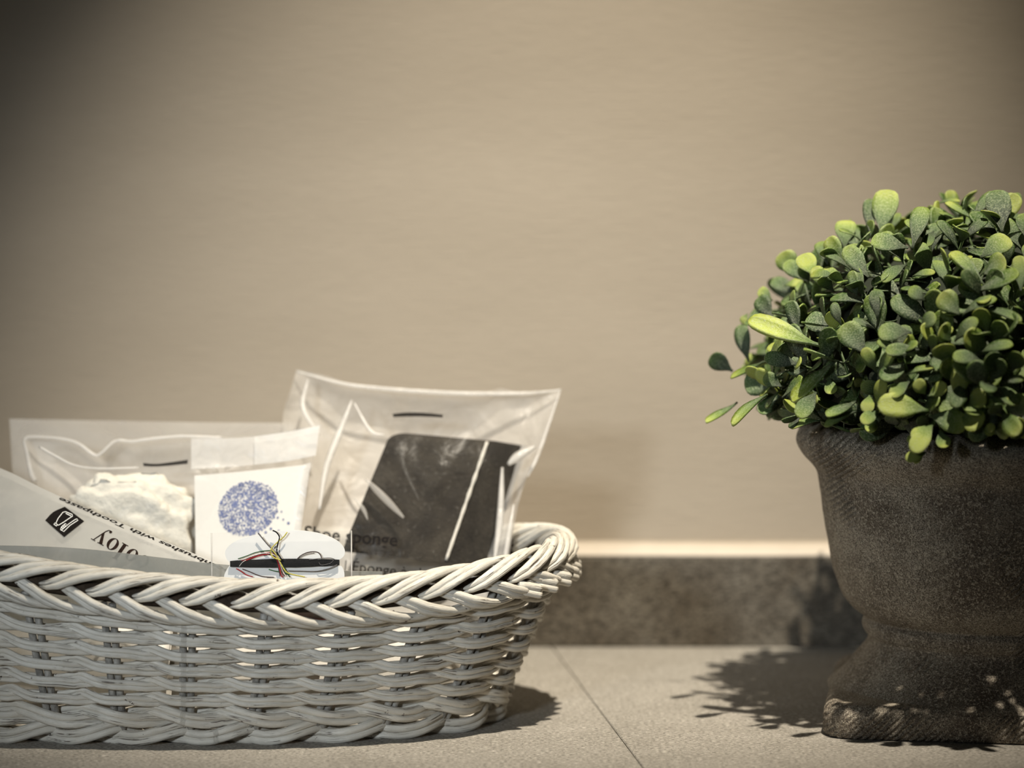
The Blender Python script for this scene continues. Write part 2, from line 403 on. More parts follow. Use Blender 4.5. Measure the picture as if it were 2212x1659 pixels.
weave('weaver', 0.0155, 0.0046, 0.0026, 0.0021, (-0.0017, 0.0017), 0.0010)
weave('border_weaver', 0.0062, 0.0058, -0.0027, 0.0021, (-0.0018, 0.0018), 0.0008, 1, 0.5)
# plaited rim: a roll of overlapping paired rods, the upper ones sweeping over the top, the lower ones under
RR_N = 45; RX, RZ = 0.0080, 0.0100
def rim_pt(s, phi, k, q=0.0):
    """point on the rim roll: phi 0 outward, 90 top, 180 inside, -90 below"""
    c0, nn = wallpt(s, 0.0775, 0.0005); a = math.radians(phi)
    return c0 + nn * (math.cos(a) * RX * k) + Vector((0, 0, math.sin(a) * RZ * k))
def rim_rod(s0, span, ph0, ph1, dq, kf, rad, seed):
    pts = []; rr = []; n_ = 15
    for i in range(n_):
        t = i / (n_ - 1)
        ph = ph0 + (ph1 - ph0) * t ** 0.92 + dq + 3.0 * noise.noise((seed * 3.1, t * 2.0, dq))
        pts.append(rim_pt(s0 + span * t / RR_N, ph, kf(t))); rr.append(rad * min(1, 0.25 + t / 0.16) * (1 + 0.09 * noise.noise((seed * 1.7, t * 3, dq * 0.3))))
    return tube(pts, rr, 8, uoff=random.random() * 30)
core_pts = [wallpt(i / 240, 0.0775, 0.0005)[0] for i in range(240)]
v, f, uv = tube(core_pts, 0.0044, 8, closed=True); part('rim_shade_core', v, f, GAP_SHADE, basket, uv)  # dark tube added inside the roll so gaps between rods read as shade
for k in range(RR_N):
    j = random.uniform(-0.07, 0.07)
    for dq in (-10.5, 10.5):
        v, f, uv = rim_rod((k + j) / RR_N, 3.4, -14, 178, dq, lambda t: 0.40 + 0.67 * min(1, t / 0.22) - 0.16 * max(0, (t - 0.55) / 0.45), 0.00205, k + dq * .1)
        part('rim_rod', v, f, WICK, basket, uv)
    for dq in (-9.5, 9.5):
        v, f, uv = rim_rod((k + 0.45 + j) / RR_N, 2.1, 12, -105, dq, lambda t: 0.36 + 0.72 * min(1, t / 0.34) - 0.16 * max(0, (t - 0.7) / 0.3), 0.0020, k + 60 + dq * .1)
        part('rim_rod', v, f, WICK, basket, uv)
# cut rod ends under the rim at the right end
for k in range(12):
    s = S0 + 0.160 + k * 0.0118 + random.uniform(-0.001, 0.001)
    for q in (0, 1):
        p0, nn = wallpt(s, 0.0775, 0.0052, -0.003 - 0.0034 * q); tg = wallpt(s + 0.006, 0.0775, 0.006, -0.0055 - 0.0034 * q)[0] - p0
        p1 = p0 + tg.normalized() * 0.012 + nn * 0.0036
        pts = [p0 + (p1 - p0) * x for x in (0, 0.3, 0.6, 0.9, 1.0)]
        v, f, uv = tube(pts, [0.0021, 0.00215, 0.0021, 0.0021, 0.0017], 9, uoff=random.random() * 9); part('rod_end', v, f, WICK, basket, uv)
# woven base
mb = MB(); ring = [(0.0, 0.0)]
M = 64; vs = []; fs = []
for z in (0.0035, 0.0075):
    for i in range(M):
        x, y = plan(i / M * 2 * PI, A_B - 0.004, B_B - 0.004); vs.append((BC.x + x, BC.y + y, z))
fs = [tuple(range(M))[::-1], tuple(range(M, 2 * M))] + [(i, (i + 1) % M, M + (i + 1) % M, M + i) for i in range(M)]
part('basket_base', vs, fs, STAKE, basket, sm=False)

# ------------------------------------------------------------------ text helper
def font_pts(txt, bold=0.0):
    cu = bpy.data.curves.new('lettering', 'FONT'); cu.body = txt; cu.offset = bold; cu.resolution_u = 3; cu.size = 1.0
    o = bpy.data.objects.new('lettering', cu); C.objects.link(o)
    dg = bpy.context.evaluated_depsgraph_get(); me = bpy.data.meshes.new_from_object(o.evaluated_get(dg))
    v = [x.co.copy() for x in me.vertices]; f = [tuple(p.vertices) for p in me.polygons]
    bpy.data.objects.remove(o); bpy.data.curves.remove(cu); bpy.data.meshes.remove(me)
    return v, f
def ribbon(mb, pts, wd):
    """flat stroke in 2D"""
    p = [Vector((a, b, 0)) for a, b in pts]; L = []; R = []
    for i in range(len(p)):
        t = (p[min(i + 1, len(p) - 1)] - p[max(i - 1, 0)]).normalized(); nn = Vector((-t.y, t.x, 0)); ww = wd[i] if hasattr(wd, '__len__') else wd
        L.append(p[i] + nn * ww / 2); R.append(p[i] - nn * ww / 2)
    k = len(p); mb.add(L + R, [(i, i + 1, k + i + 1, k + i) for i in range(k - 1)])
def ell(cx, cy, rx, ry, a0=0, a1=360, n=28): return [(cx + rx * math.cos(math.radians(a0 + (a1 - a0) * i / n)), cy + ry * math.sin(math.radians(a0 + (a1 - a0) * i / n))) for i in range(n + 1)]
def serif_word():
    """'coloy' in a fat-face serif, x-height 1, letters laid left to right"""
    mb = MB()
    def O(x):
        o = ell(x + .45, .5, .45, .52); i_ = ell(x + .45, .5, .20, .46); n = len(o)
        mb.add([(a, b, 0) for a, b in o] + [(a, b, 0) for a, b in i_], [(k, k + 1, n + k + 1, n + k) for k in range(n - 1)])
    # c
    n = 24; o = ell(.45, .5, .45, .52, 50, 315, n); i_ = ell(.52, .5, .30, .47, 60, 318, n)
    mb.add([(a, b, 0) for a, b in o] + [(a, b, 0) for a, b in i_], [(k, k + 1, n + 1 + k + 1, n + 1 + k) for k in range(n)])
    d = ell(.70, .74, .13, .13, 0, 360, 14); mb.add([(a, b, 0) for a, b in d[:-1]], [tuple(range(14))])
    O(1.02)
    # l
    x = 2.12; mb.add([(x + .14, 0, 0), (x + .42, 0, 0), (x + .42, 1.45, 0), (x + .14, 1.45, 0)], [(0, 1, 2, 3)])
    for y0 in (0, 1.39): mb.add([(x, y0, 0), (x + .56, y0, 0), (x + .56, y0 + .07, 0), (x, y0 + .07, 0)], [(0, 1, 2, 3)])
    O(2.78)
    x = 3.80   # y
    mb.add([(x + .08, 1, 0), (x + .38, 1, 0), (x + .62, .22, 0), (x + .50, 0, 0)], [(0, 1, 2, 3)])
    ribbon(mb, [(x + .92, 1), (x + .60, .22), (x + .46, -.12), (x + .32, -.30), (x + .16, -.33)], [.07, .10, .09, .08, .08])
    d = ell(x + .13, -.25, .12, .12, 0, 360, 14); mb.add([(a, b, 0) for a, b in d[:-1]], [tuple(range(14))])
    for (a, b) in ((x - .04, x + .52), (x + .72, x + 1.12)): mb.add([(a, .945, 0), (b, .945, 0), (b, 1.01, 0), (a, 1.01, 0)], [(0, 1, 2, 3)])
    return mb.v, mb.f

# ------------------------------------------------------------------ packets at the back left
# faint clear packet standing at the very back
tag(link('x', bpy.data.meshes.new('x')), '', ''); bpy.data.objects.remove(bpy.data.objects['x'])
def px(pts, Yf): return [P(u, v, Yf(u, v) if callable(Yf) else Yf) for u, v in pts]
def wrinkle(G, amp, sc, seed, bulge=0.0, edge=0.12):
    ny, nx = G.shape[0] - 1, G.shape[1] - 1
    for j in range(ny + 1):
        for i in range(nx + 1):
            s, t = i / nx, j / ny
            e = min(1, min(s, 1 - s) / edge) * min(1, min(t, 1 - t) / edge)
            p = G[j, i]
            G[j, i, 1] += amp * (0.35 + 0.65 * e) * noise.fractal((p[0] * sc + seed, p[2] * sc, seed * 1.7), 1.0, 2.0, 3) + bulge * (math.sin(PI * s) * math.sin(PI * t)) ** 0.6
    return G
def bag(name, label, outline, Yf, mat, bulge, amp, seed, group=None, nx=34, ny=26, backY=0.001):
    top, bot, left, right = outline
    c = P(sum(p[0] for p in bot) / len(bot), sum(p[1] for p in bot) / len(bot), Yf(bot[0][0], bot[0][1])); 
    o = thing(name, label, 'packet', (c.x, c.y, c.z), group)
    G = coons(px(top, Yf), px(bot, Yf), px(left, Yf), px(right, Yf), nx, ny)
    for nm, sg, sd, off in (('front_film', -1, seed, 0.0), ('back_film', 1, seed + 5.5, backY)):
        g = wrinkle(G.copy(), amp, 26, sd, sg * bulge); g[:, :, 1] += off
        v, f, uv = grid_mesh(g); part(nm, v, f, FILM_REAR if (mat is FILM and sg > 0) else mat, o, uv)
    return o
YB = lambda u, v: 1.530 + (1300 - v) / 400 * 0.014
back = bag('clear_packet', 'wide faint clear packet with a straight top edge, rearmost at left in the basket',
           ([(20, 905), (200, 908), (420, 912), (640, 914)], [(45, 1330), (230, 1330), (420, 1330), (615, 1330)],
            [(20, 905), (28, 1040), (38, 1190), (45, 1330)], [(640, 914), (632, 1050), (622, 1190), (615, 1330)]), YB, FILM_BACK, 0.004, 0.0012, 3.1)
# packet with fleece bundle and blue-dotted card
YC = lambda u, v: 1.475 + (1300 - v) / 380 * 0.030
COT_TOP = [(52, 953), (64, 944), (125, 947), (166, 957), (204, 983), (220, 978), (250, 953), (285, 954), (330, 948), (395, 943), (480, 946), (550, 942), (620, 932), (692, 918)]
cot = bag('clear_packet', 'clear hang packet holding a white bundle and a blue dotted card',
          (COT_TOP, [(130, 1330), (300, 1330), (480, 1330), (640, 1330)],
           [(52, 953), (62, 996), (75, 1038), (105, 1180), (130, 1330)], [(692, 918), (678, 985), (660, 1070), (645, 1180), (640, 1330)]), YC, FILM, 0.020, 0.0025, 8.2, backY=0.004)
YCf = lambda u, v: YC(u, v) - 0.0225
# folds along the film's edge, the light they catch put into a whiter film
ed = px(COT_TOP[:11], lambda u, v: YC(u, v) - 0.001); v, f, uv = tube(poly_smooth(ed, 60), 0.0011, 6); part('film_fold_glint', v, f, FILM_EDGE, cot, uv)
ed = px([(52, 953), (58, 975), (62, 996), (69, 1025), (76, 1040)], lambda u, v: YC(u, v) - 0.001)
v, f, uv = tube(poly_smooth(ed, 24), np.linspace(0.0010, 0.0018, 24), 6); part('film_fold_glint', v, f, FILM_EDGE, cot, uv)
ed = px([(85, 965), (120, 985), (160, 1005), (215, 1012), (300, 1010)], lambda u, v: YCf(u, v)); v, f, uv = tube(poly_smooth(ed, 30), 0.0007, 6); part('film_fold_glint', v, f, FILM_EDGE, cot, uv)
def strip(name, top, bot, Yf, mat, parent, nx=18, ny=6, thick=0.0):
    G = coons(px(top, Yf), px(bot, Yf), px([top[0], ((top[0][0] + bot[0][0]) / 2, (top[0][1] + bot[0][1]) / 2), bot[0]], Yf),
              px([top[-1], ((top[-1][0] + bot[-1][0]) / 2, (top[-1][1] + bot[-1][1]) / 2), bot[-1]], Yf), nx, ny)
    v, f, uv = grid_mesh(G); v = [tuple(x) for x in v]; n = len(v)
    if thick:
        W = nx + 1
        v2 = [(a, b + thick, c) for a, b, c in v]; f2 = [tuple(i + n for i in q[::-1]) for q in f]
        rim = [i for i in range(W)] + [j * W + nx for j in range(1, ny + 1)] + [ny * W + i for i in range(nx - 1, -1, -1)] + [j * W for j in range(ny - 1, 0, -1)]
        f3 = [(rim[k], rim[(k + 1) % len(rim)], rim[(k + 1) % len(rim)] + n, rim[k] + n) for k in range(len(rim))]
        v = v + v2; f = f + f2 + f3; uv = uv + uv
    return part(name, v, f, mat, parent, uv, sm=not thick)
strip('header_film', [(413, 947), (480, 947), (550, 943), (620, 933), (690, 920)], [(413, 1013), (480, 1010), (550, 1004), (620, 996), (682, 984)], lambda u, v: YC(u, v) - 0.011, FILM_HEAD, cot)
strip('header_film', [(550, 943), (620, 933), (690, 920)], [(550, 1004), (620, 996), (682, 984)], lambda u, v: YC(u, v) - 0.0135, FILM_HEAD, cot)
strip('hang_slit', [(309, 1000), (335, 1002), (365, 999), (406, 993)], [(310, 1007), (335, 1008), (365, 1006), (405, 1002)], lambda u, v: YC(u, v) - 0.0128, SLIT, cot, 8, 2)
YK = lambda u, v: YC(u, v) - 0.016
card = strip('printed_card', [(420, 1028), (500, 1021), (580, 1013), (663, 1004)], [(424, 1290), (490, 1290), (560, 1290), (628, 1290)], YK, CARD, cot, 12, 8, 0.0012)
strip('film_fold_glint', [(657, 1003), (664, 1001), (671, 999)], [(626, 1200), (634, 1200), (642, 1200)], lambda u, v: YK(u, v) - 0.0015, FILM_EDGE, cot, 3, 10)  # pale strip painting the highlight along the card's right edge
# spray of blue dots, flat print on the card
mb = MB()
def dot(u, v, r, Yf):
    k = 8; mb.add([P(u + r * math.cos(2 * PI * i / k), v + r * math.sin(2 * PI * i / k), Yf(u, v)) for i in range(k)], [tuple(range(k))[::-1]])
cnt = 0; placed = []; tries = 0
while cnt < 460 and tries < 60000:
    tries += 1
    a = random.random() * 2 * PI; r = math.sqrt(random.random())
    u = 536 + 64 * r * math.cos(a); v = 1098 + 58 * r * math.sin(a) - 0.12 * 64 * r * math.cos(a)
    if u > 578 and v > 1120 and random.random() < 0.85: continue
    if any((u - a_) ** 2 + (v - b_) ** 2 < 4.4 ** 2 for a_, b_ in placed): continue
    placed.append((u, v)); dot(u, v, random.uniform(1.6, 3.1), lambda a_, b_: YK(a_, b_) - 0.0004); cnt += 1
for u, v, r in [(600, 1118, 2.5), (608, 1105, 2), (623, 1130, 3.2), (585, 1142, 3), (592, 1150, 3.2), (574, 1150, 3), (602, 1146, 2.2), (560, 1156, 2.6), (612, 1122, 2), (548, 1161, 2.4), (580, 1160, 2.4)]:
    dot(u, v, r, lambda a_, b_: YK(a_, b_) - 0.0004)
dots = mb.obj('printed_dots', BLUE, card, sm=False); dots['kind'] = 'stuff'
# white bundle inside that packet
def lump(name, c, rad, mat, amp, sc, parent=None, sub=5, seed=0.0):
    bm = bmesh.new(); bmesh.ops.create_icosphere(bm, subdivisions=sub, radius=1.0)
    for x in bm.verts:
        d = x.co.normalized(); k = 1 + amp * noise.fractal(d * sc + Vector((seed, 0, 0)), 0.8, 2.0, 5)
        q = Vector((abs(d.x) ** 0.8 * math.copysign(1, d.x), abs(d.y) ** 0.8 * math.copysign(1, d.y), abs(d.z) ** 0.8 * math.copysign(1, d.z)))
        x.co = Vector((c[0] + q.x * rad[0] * k, c[1] + q.y * rad[1] * k, c[2] + q.z * rad[2] * k))
    bm.verts.index_update(); v = [x.co.copy() for x in bm.verts]; f = [[x.index for x in q.verts] for q in bm.faces]; bm.free()
    return part(name, v, f, mat, parent)
cc = P(280, 1125, 1.484)
fl_ = lump('fleece_bundle', (cc.x, cc.y, cc.z - 0.010), (0.036, 0.0115, 0.034), FLUFF, 0.16, 2.2, None, 5, 4.0)
tag(fl_, 'crumpled white fleecy bundle inside the clear packet left of the blue dotted card', 'bundle')

# ------------------------------------------------------------------ sponge packet
YS = lambda u, v: 1.478 + (1300 - v) / 480 * 0.062
SP_TOP = [(640, 799), (700, 812), (760, 830), (850, 838), (950, 845), (1050, 846), (1082, 840), (1120, 848), (1170, 847), (1213, 840)]
sp = bag('clear_packet', 'tall clear hang packet around a charcoal shoe sponge, leaning on the back rim',
         (SP_TOP, [(665, 1320), (800, 1320), (940, 1320), (1085, 1320)],
          [(640, 799), (625, 850), (610, 905), (618, 1020), (640, 1170), (665, 1320)],
          [(1213, 840), (1190, 900), (1163, 975), (1142, 1020), (1120, 1090), (1105, 1170), (1092, 1250), (1085, 1320)]), YS, FILM, 0.026, 0.0024, 1.3, nx=44, ny=40, backY=0.003)
strip('hang_slit', [(848, 894), (880, 891), (920, 892), (957, 896)], [(850, 901), (880, 900), (920, 900), (956, 902)], lambda u, v: YS(u, v) - 0.019, SLIT, sp, 8, 2)
def fold(pts, r, Yf, par, mat=None):
    e = px(pts, Yf); n = 30; t = np.linspace(0, 1, n); v, f, uv = tube(poly_smooth(e, n), r * (0.35 + np.sin(PI * t) * 0.65), 6); part('film_fold_glint', v, f, mat or FILM_EDGE, par, uv)
YSf = lambda u, v: YS(u, v) - 0.024
fold([(640, 802), (760, 832), (950, 848), (1120, 850), (1210, 843)], 0.0014, lambda u, v: YS(u, v) - 0.001, sp)
fold([(1210, 845), (1165, 975), (1140, 1030)], 0.0012, lambda u, v: YS(u, v) - 0.001, sp)
fold([(1155, 965), (1120, 985), (1098, 1003)], 0.0026, lambda u, v: YS(u, v) - 0.012, sp)
fold([(1085, 1010), (1080, 1120), (1066, 1230)], 0.0020, lambda u, v: YS(u, v) - 0.012, sp)
fold([(760, 865), (735, 930), (705, 1010), (690, 1100)], 0.0020, lambda u, v: YS(u, v) - 0.014, sp)
fold([(665, 820), (655, 880), (690, 940)], 0.0016, lambda u, v: YS(u, v) - 0.006, sp)
fold([(765, 870), (800, 930), (830, 940)], 0.0010, lambda u, v: YS(u, v) - 0.018, sp)
fold([(1110, 1090), (1095, 1180), (1085, 1260)], 0.0016, lambda u, v: YS(u, v) - 0.006, sp)
fold([(790, 1035), (830, 1075), (872, 1118)], 0.0020, lambda u, v: YS(u, v) - 0.027, sp, FILM_BACK)  # this and the next two are tubes standing in for highlight streaks
fold([(765, 1075), (785, 1100), (794, 1122)], 0.0012, lambda u, v: YS(u, v) - 0.027, sp, FILM_BACK)
fold([(868, 955), (870, 1000), (905, 1080)], 0.0012, lambda u, v: YS(u, v) - 0.027, sp, FILM)
# the foam block: rounded box spanned by its front face and its depth
fa = [P(836, 931, 1.512), P(1054, 950, 1.512), P(962, 1215, 1.474), P(728, 1190, 1.474)]
dv = Vector((0.0215, 0.026, -0.006))
def foam():
    bm = bmesh.new()
    fr = [bm.verts.new(p) for p in fa]; bk = [bm.verts.new(p + dv) for p in fa]
    bm.faces.new(fr[::-1]); bm.faces.new(bk)
    for i in range(4): j = (i + 1) % 4; bm.faces.new((fr[i], fr[j], bk[j], bk[i]))
    bmesh.ops.recalc_face_normals(bm, faces=bm.faces)
    tl = [e for e in bm.edges if (fr[0] in e.verts and (bk[0] in e.verts or fr[1] in e.verts or fr[3] in e.verts))]
    bmesh.ops.bevel(bm, geom=tl, offset=0.005, segments=4, affect='EDGES', profile=0.5)
    bm.verts.index_update(); v = [x.co.copy() for x in bm.verts]; f = [[x.index for x in q.verts] for q in bm.faces]; bm.free(); return v, f
v, f = foam(); c0 = (fa[2] + fa[3]) / 2
foam_o = thing('shoe_sponge', 'charcoal foam shoe sponge with a pale worn edge inside the tall clear packet', 'sponge', tuple(c0))
part('foam_block', v, f, SPONGE, foam_o, sm=False)
e = [fa[1] * (1 - t) + fa[2] * t + Vector((0, -0.0006, 0)) for t in np.linspace(0.02, 0.98, 30)]
v, f, uv = tube(e, [0.0010 * (1 + 0.45 * noise.noise((i * 0.5, 1, 2))) for i in range(30)], 6); part('worn_edge', v, f, FOAM_EDGE, foam_o, uv)
def text_on(txt, origin, rdir, size, Yf, mat, name, parent, bold=0.0, up=None):
    """lettering laid on the packet's face: origin and directions along the face"""
    v, f = font_pts(txt, bold); r = Vector((rdir[0], rdir[1])).normalized(); u2 = Vector(up).normalized() if up else Vector((r.y, -r.x))
    k = 1.0 if not up else Vector(up).length
    out = []
    for a in v:
        q = Vector(origin) + r * a.x * size + u2 * a.y * size * k; out.append(P(q.x, q.y, Yf(q.x, q.y)))
    part(name, out, [x[::-1] for x in f], mat, parent, sm=False)
YT = lambda u, v: YS(u, v) - 0.026 * (max(0.0, math.sin(PI * min(1, max(0, (u - 640) / 455)))) * max(0.0, math.sin(PI * min(1, (v - 840) / 480)))) ** 0.6 - 0.0030
text_on('Shoe sponge', (655, 1163), (1, 0.085), 40, YT, BLACK, 'printed_words', sp, 0.018)
text_on('| Éponge à chaussures', (741, 1232), (1, 0.105), 33, YT, BLACK, 'printed_words', sp)

# ------------------------------------------------------------------ toothbrush sleeve, front left, leaning back
YZ = lambda u, v: 1.392 + (1260 - v) / 250 * 0.052 + max(0, (300 - u)) / 300 * 0.010
slv = thing('toothbrush_sleeve', 'frosted sleeve with upside-down lettering and a black toothbrush emblem, lying slanted at left', 'packet', tuple(P(150, 1260, YZ(150, 1260))))
top = [(-330, 905), (-160, 955), (0, 1011), (90, 1054), (180, 1095), (300, 1146), (400, 1188), (470, 1216), (520, 1240)]
bot = [(-330, 1240), (-160, 1255), (0, 1262), (90, 1268), (180, 1275), (300, 1285), (400, 1292), (470, 1296), (520, 1300)]
strip('sleeve_front', top, bot, YZ, SLEEVE, slv, 40, 12)
strip('sleeve_back', top, bot, lambda u, v: YZ(u, v) + 0.004, FILM_HEAD, slv, 40, 12)
YZt = lambda u, v: YZ(u, v) - 0.0004
strip('emblem_square', [(97.5, 1124), (115, 1106), (140, 1094.5)], [(138.5, 1160), (160, 1143), (182, 1126)], YZt, BLACK, slv, 6, 4)
mb = MB()
YZi = lambda u, v: YZ(u, v) - 0.0007
def stroke(pts, wpx):
    tmp = MB(); ribbon(tmp, pts, wpx); mb.add([P(a[0], a[1], YZi(a[0], a[1])) for a in tmp.v], tmp.f)
q = lambda a, b: (60 + a / 5.267, 1040 + b / 5.267)
for pl in ([(318, 478), (345, 420), (400, 350), (430, 343), (505, 375), (510, 395), (470, 420), (420, 455), (350, 498), (318, 478)], [(312, 470), (297, 487), (325, 507), (340, 492)],
           [(432, 362), (495, 395)], [(372, 548), (410, 570), (480, 500), (572, 440), (560, 425), (540, 432), (470, 480), (385, 552)],
           [(372, 548), (385, 515), (430, 478), (440, 490)], [(385, 520), (402, 535)], [(400, 508), (416, 522)], [(415, 495), (430, 508)]):
    stroke([q(a, b) for a, b in pl], 1.5)
mb.obj('emblem_outline', WHITE_INK, slv, sm=False)
# large word, upside down: reading direction runs to the left and up
sv, sf = serif_word(); rx = Vector((-24.0, -13.6)).normalized(); ry = Vector((-80, 112)).normalized(); U = 27.0
org = Vector((263.2, 1186.2)) - rx * (2.40 * U) - ry * (0.5 * U)
out = [];
for a in sv:
    p_ = org + rx * (a[0] * U) + ry * (a[1] * U); out.append(P(p_.x, p_.y, YZt(p_.x, p_.y)))
part('printed_word', out, [x[::-1] for x in sf], INK_BROWN, slv, sm=False)
text_on('Toothbrushes with Toothpaste', (522, 1243), (-0.918, -0.396), 33.6, YZt, BLACK, 'printed_words', slv, 0.025, up=(-0.35, 0.21))

# ------------------------------------------------------------------ low grey packet behind the front rim
YG = lambda u, v: 1.388 + (1330 - v) / 150 * 0.004
gp = strip('grey_packet', [(-120, 1178), (60, 1180), (190, 1187), (330, 1203), (450, 1217), (560, 1226), (700, 1232), (826, 1235)],
           [(-120, 1345), (60, 1350), (190, 1352), (330, 1356), (450, 1358), (560, 1360), (700, 1360), (826, 1360)], YG, FILM_GREY, None, 40, 8, 0.0012)
tag(gp, 'low flat grey translucent packet standing just behind the front rim', 'packet')

# ------------------------------------------------------------------ sewing kit
YW = lambda u, v: 1.380 + (1300 - v) / 150 * 0.0035
kit = thing('sewing_kit', 'small clear bag with a white thread card wound in black thread, behind the front rim', 'sewing kit', tuple(P(608, 1300, YW(608, 1300))))
strip('clear_bag', [(457, 1151), (560, 1149), (660, 1147), (759, 1146)], [(458, 1318), (560, 1318), (660, 1318), (760, 1318)], lambda u, v: YW(u, v) - 0.0022, FILM_CLEAR, kit, 16, 8)
strip('clear_bag', [(457, 1151), (560, 1149), (660, 1147), (759, 1146)], [(458, 1318), (560, 1318), (660, 1318), (760, 1318)], lambda u, v: YW(u, v) + 0.0012, FILM_CLEAR, kit, 16, 8)
for a, b in (((759, 1146), (760, 1318)), ((457, 1151), (458, 1318))):
    v, f, uv = tube([P(*a, YW(*a) - 0.001), P(*b, YW(*b) - 0.001)], 0.00035, 6); part('bag_seam', v, f, FILM_EDGE, kit, uv)
def plate(name, poly, Yf, thick, mat, parent):
    pts = poly_smooth([(a, b, 0) for a, b in poly] + [(poly[0][0], poly[0][1], 0)], len(poly) * 5)[:-1]
    n = len(pts); fr = [P(a[0], a[1], Yf(a[0], a[1])) for a in pts]; bk = [p + Vector((0, thick, 0)) for p in fr]
    part(name, fr + bk, [tuple(range(n)), tuple(range(2 * n - 1, n - 1, -1))] + [(i, n + i, n + (i + 1) % n, (i + 1) % n) for i in range(n)], mat, parent, sm=False)
plate('thread_card', [(499, 1218), (490, 1208), (486, 1194), (492, 1182), (505, 1171), (530, 1161), (556, 1156), (567, 1160), (574, 1155), (590, 1149), (615, 1146), (650, 1146), (690, 1152), (720, 1163), (738, 1176), (745, 1190), (742, 1202), (731, 1211),
                      (730, 1216), (740, 1226), (744, 1240), (742, 1256), (732, 1272), (705, 1284), (660, 1291), (600, 1293), (540, 1289), (502, 1278), (486, 1262), (484, 1245), (490, 1230)], YW, 0.0007, CARD_SEW, kit)
YWt = lambda u, v, d=0.0: YW(u, v) - 0.0011 - d
k_ = lambda a, b: (440 + a / 5.267, 1120 + b / 5.267)
# wound black thread: many turns side by side
for i in range(9):
    y = (i - 4) / 4.0; pts = []
    for t in np.linspace(0, 1, 16):
        u = 497 + 236 * t; v = 1218 - 3.0 * t + y * 8.2 * (0.40 + 0.60 * math.sin(PI * min(1, max(0, 0.12 + t * 0.78)))) + random.uniform(-0.5, 0.5)
        pts.append(P(u, v, YWt(u, v, 0.0003 + 0.0004 * (1 - y * y))))
    v_, f_, uv_ = tube(pts, 0.00034, 6); part('wound_thread', v_, f_, T_BLACK, kit, uv_)
    if i in (0, 4, 8):
        pts2 = [p + Vector((0, 0.0024 if i == 4 else 0.0020, 0)) for p in pts]; v_, f_, uv_ = tube(pts2, 0.0004, 6); part('wound_thread', v_, f_, T_BLACK, kit, uv_)
def thread(pl, mat, r=0.00021, d=0.0007, n=40):
    pts = poly_smooth(px([k_(a, b) for a, b in pl], lambda u, v: YWt(u, v, d)), n); v_, f_, uv_ = tube(pts, r * 1.3, 6); part('loose_thread', v_, f_, mat, kit, uv_)
thread([(390, 460), (480, 430), (600, 385), (720, 366), (780, 375), (830, 430), (900, 540), (960, 640), (985, 670)], T_GRN)
thread([(430, 480), (540, 440), (660, 402), (760, 390), (830, 430), (870, 540), (920, 660)], T_RED, 0.00026)
thread([(440, 470), (560, 425), (680, 395), (790, 408), (850, 470), (900, 600), (940, 665)], T_WHT, 0.00022, 0.0010)
thread([(450, 490), (580, 440), (700, 410), (800, 410), (845, 500), (880, 640), (900, 670)], T_RED, 0.00024, 0.0009)
thread([(500, 480), (640, 420), (740, 410), (820, 450), (850, 560), (870, 660)], T_BRN, 0.0002, 0.0006)
thread([(950, 155), (910, 210), (840, 270), (780, 330), (760, 380), (790, 440), (880, 475)], T_YEL, 0.00027, 0.0016)
thread([(770, 345), (830, 420), (880, 520), (930, 600), (985, 630), (1150, 665)], T_YEL, 0.00024, 0.0014)
thread([(785, 135), (830, 160), (862, 215), (840, 300), (835, 380), (870, 440), (905, 490)], T_BLACK, 0.00026, 0.0017)
thread([(620, 165), (680, 240), (740, 310), (800, 370), (850, 420)], T_GRY, 0.00026, 0.0012)
thread([(1060, 465), (1110, 420), (1190, 385), (1280, 380), (1325, 410), (1345, 460)], T_BRN, 0.00022, 0.0006)
thread([(1050, 475), (1120, 430), (1190, 405), (1260, 395)], T_GRY, 0.00016, 0.0005)
thread([(370, 570), (430, 605), (480, 640), (560, 665)], T_RED, 0.00024, 0.0005)
thread([(440, 575), (520, 605), (600, 640), (680, 662), (800, 670)], T_BRN, 0.00022, 0.0005)
thread([(740, 580), (820, 600), (900, 610), (960, 640)], T_GRN, 0.0002, 0.0007)
thread([(960, 595), (1100, 598), (1280, 600), (1420, 570), (1520, 525)], T_GRY, 0.0002, 0.0007)
thread([(405, 545), (440, 500), (480, 475)], T_WHT, 0.00012, 0.0012)
thread([(1310, 500), (1340, 530), (1440, 510), (1480, 470)], T_GRY, 0.00012, 0.0012)
thread([(1200, 470), (1320, 455), (1440, 450), (1500, 470)], T_GRY, 0.00016, 0.0011)

# ------------------------------------------------------------------ things low in the basket, seen through the weave
def slab_packet(name, label, cat, x0, x1, y0, z0, y1, z1, th, mat, group=None):
    vs = []
    nx = 16
    for k in range(2):
        for i in range(nx + 1):
            x = x0 + (x1 - x0) * i / nx; b = 0.0012 * noise.noise((x * 60, z1 * 100, k))
            nrm = Vector((0, -(z1 - z0), (y1 - y0))).normalized() * (th / 2 + b)
            for (yy, zz) in ((y0, z0), (y0 + (y1 - y0) * .5, z0 + (z1 - z0) * .5), (y1, z1)):
                s = 1 if k == 0 else -1; q_ = Vector((x, yy, zz)) + nrm * (s if 0 < (yy - y0) < (y1 - y0) else 0.6 * s); vs.append(q_)
    W = 3; H = (nx + 1) * W; fs = []
    for i in range(nx):
        for j in range(2):
            a = i * W + j; fs.append((a, a + W, a + W + 1, a + 1)); fs.append((H + a, H + a + 1, H + a + W + 1, H + a + W))
    for i in range(nx):
        for j in (0, 2): a = i * W + j; fs.append((a, H + a, H + a + W, a + W))
    for i in (0, nx):
        for j in range(2): a = i * W + j; fs.append((a, a + 1, H + a + 1, H + a))
    o = part(name, vs, fs, mat, None); tag(o, label, cat, group); return o
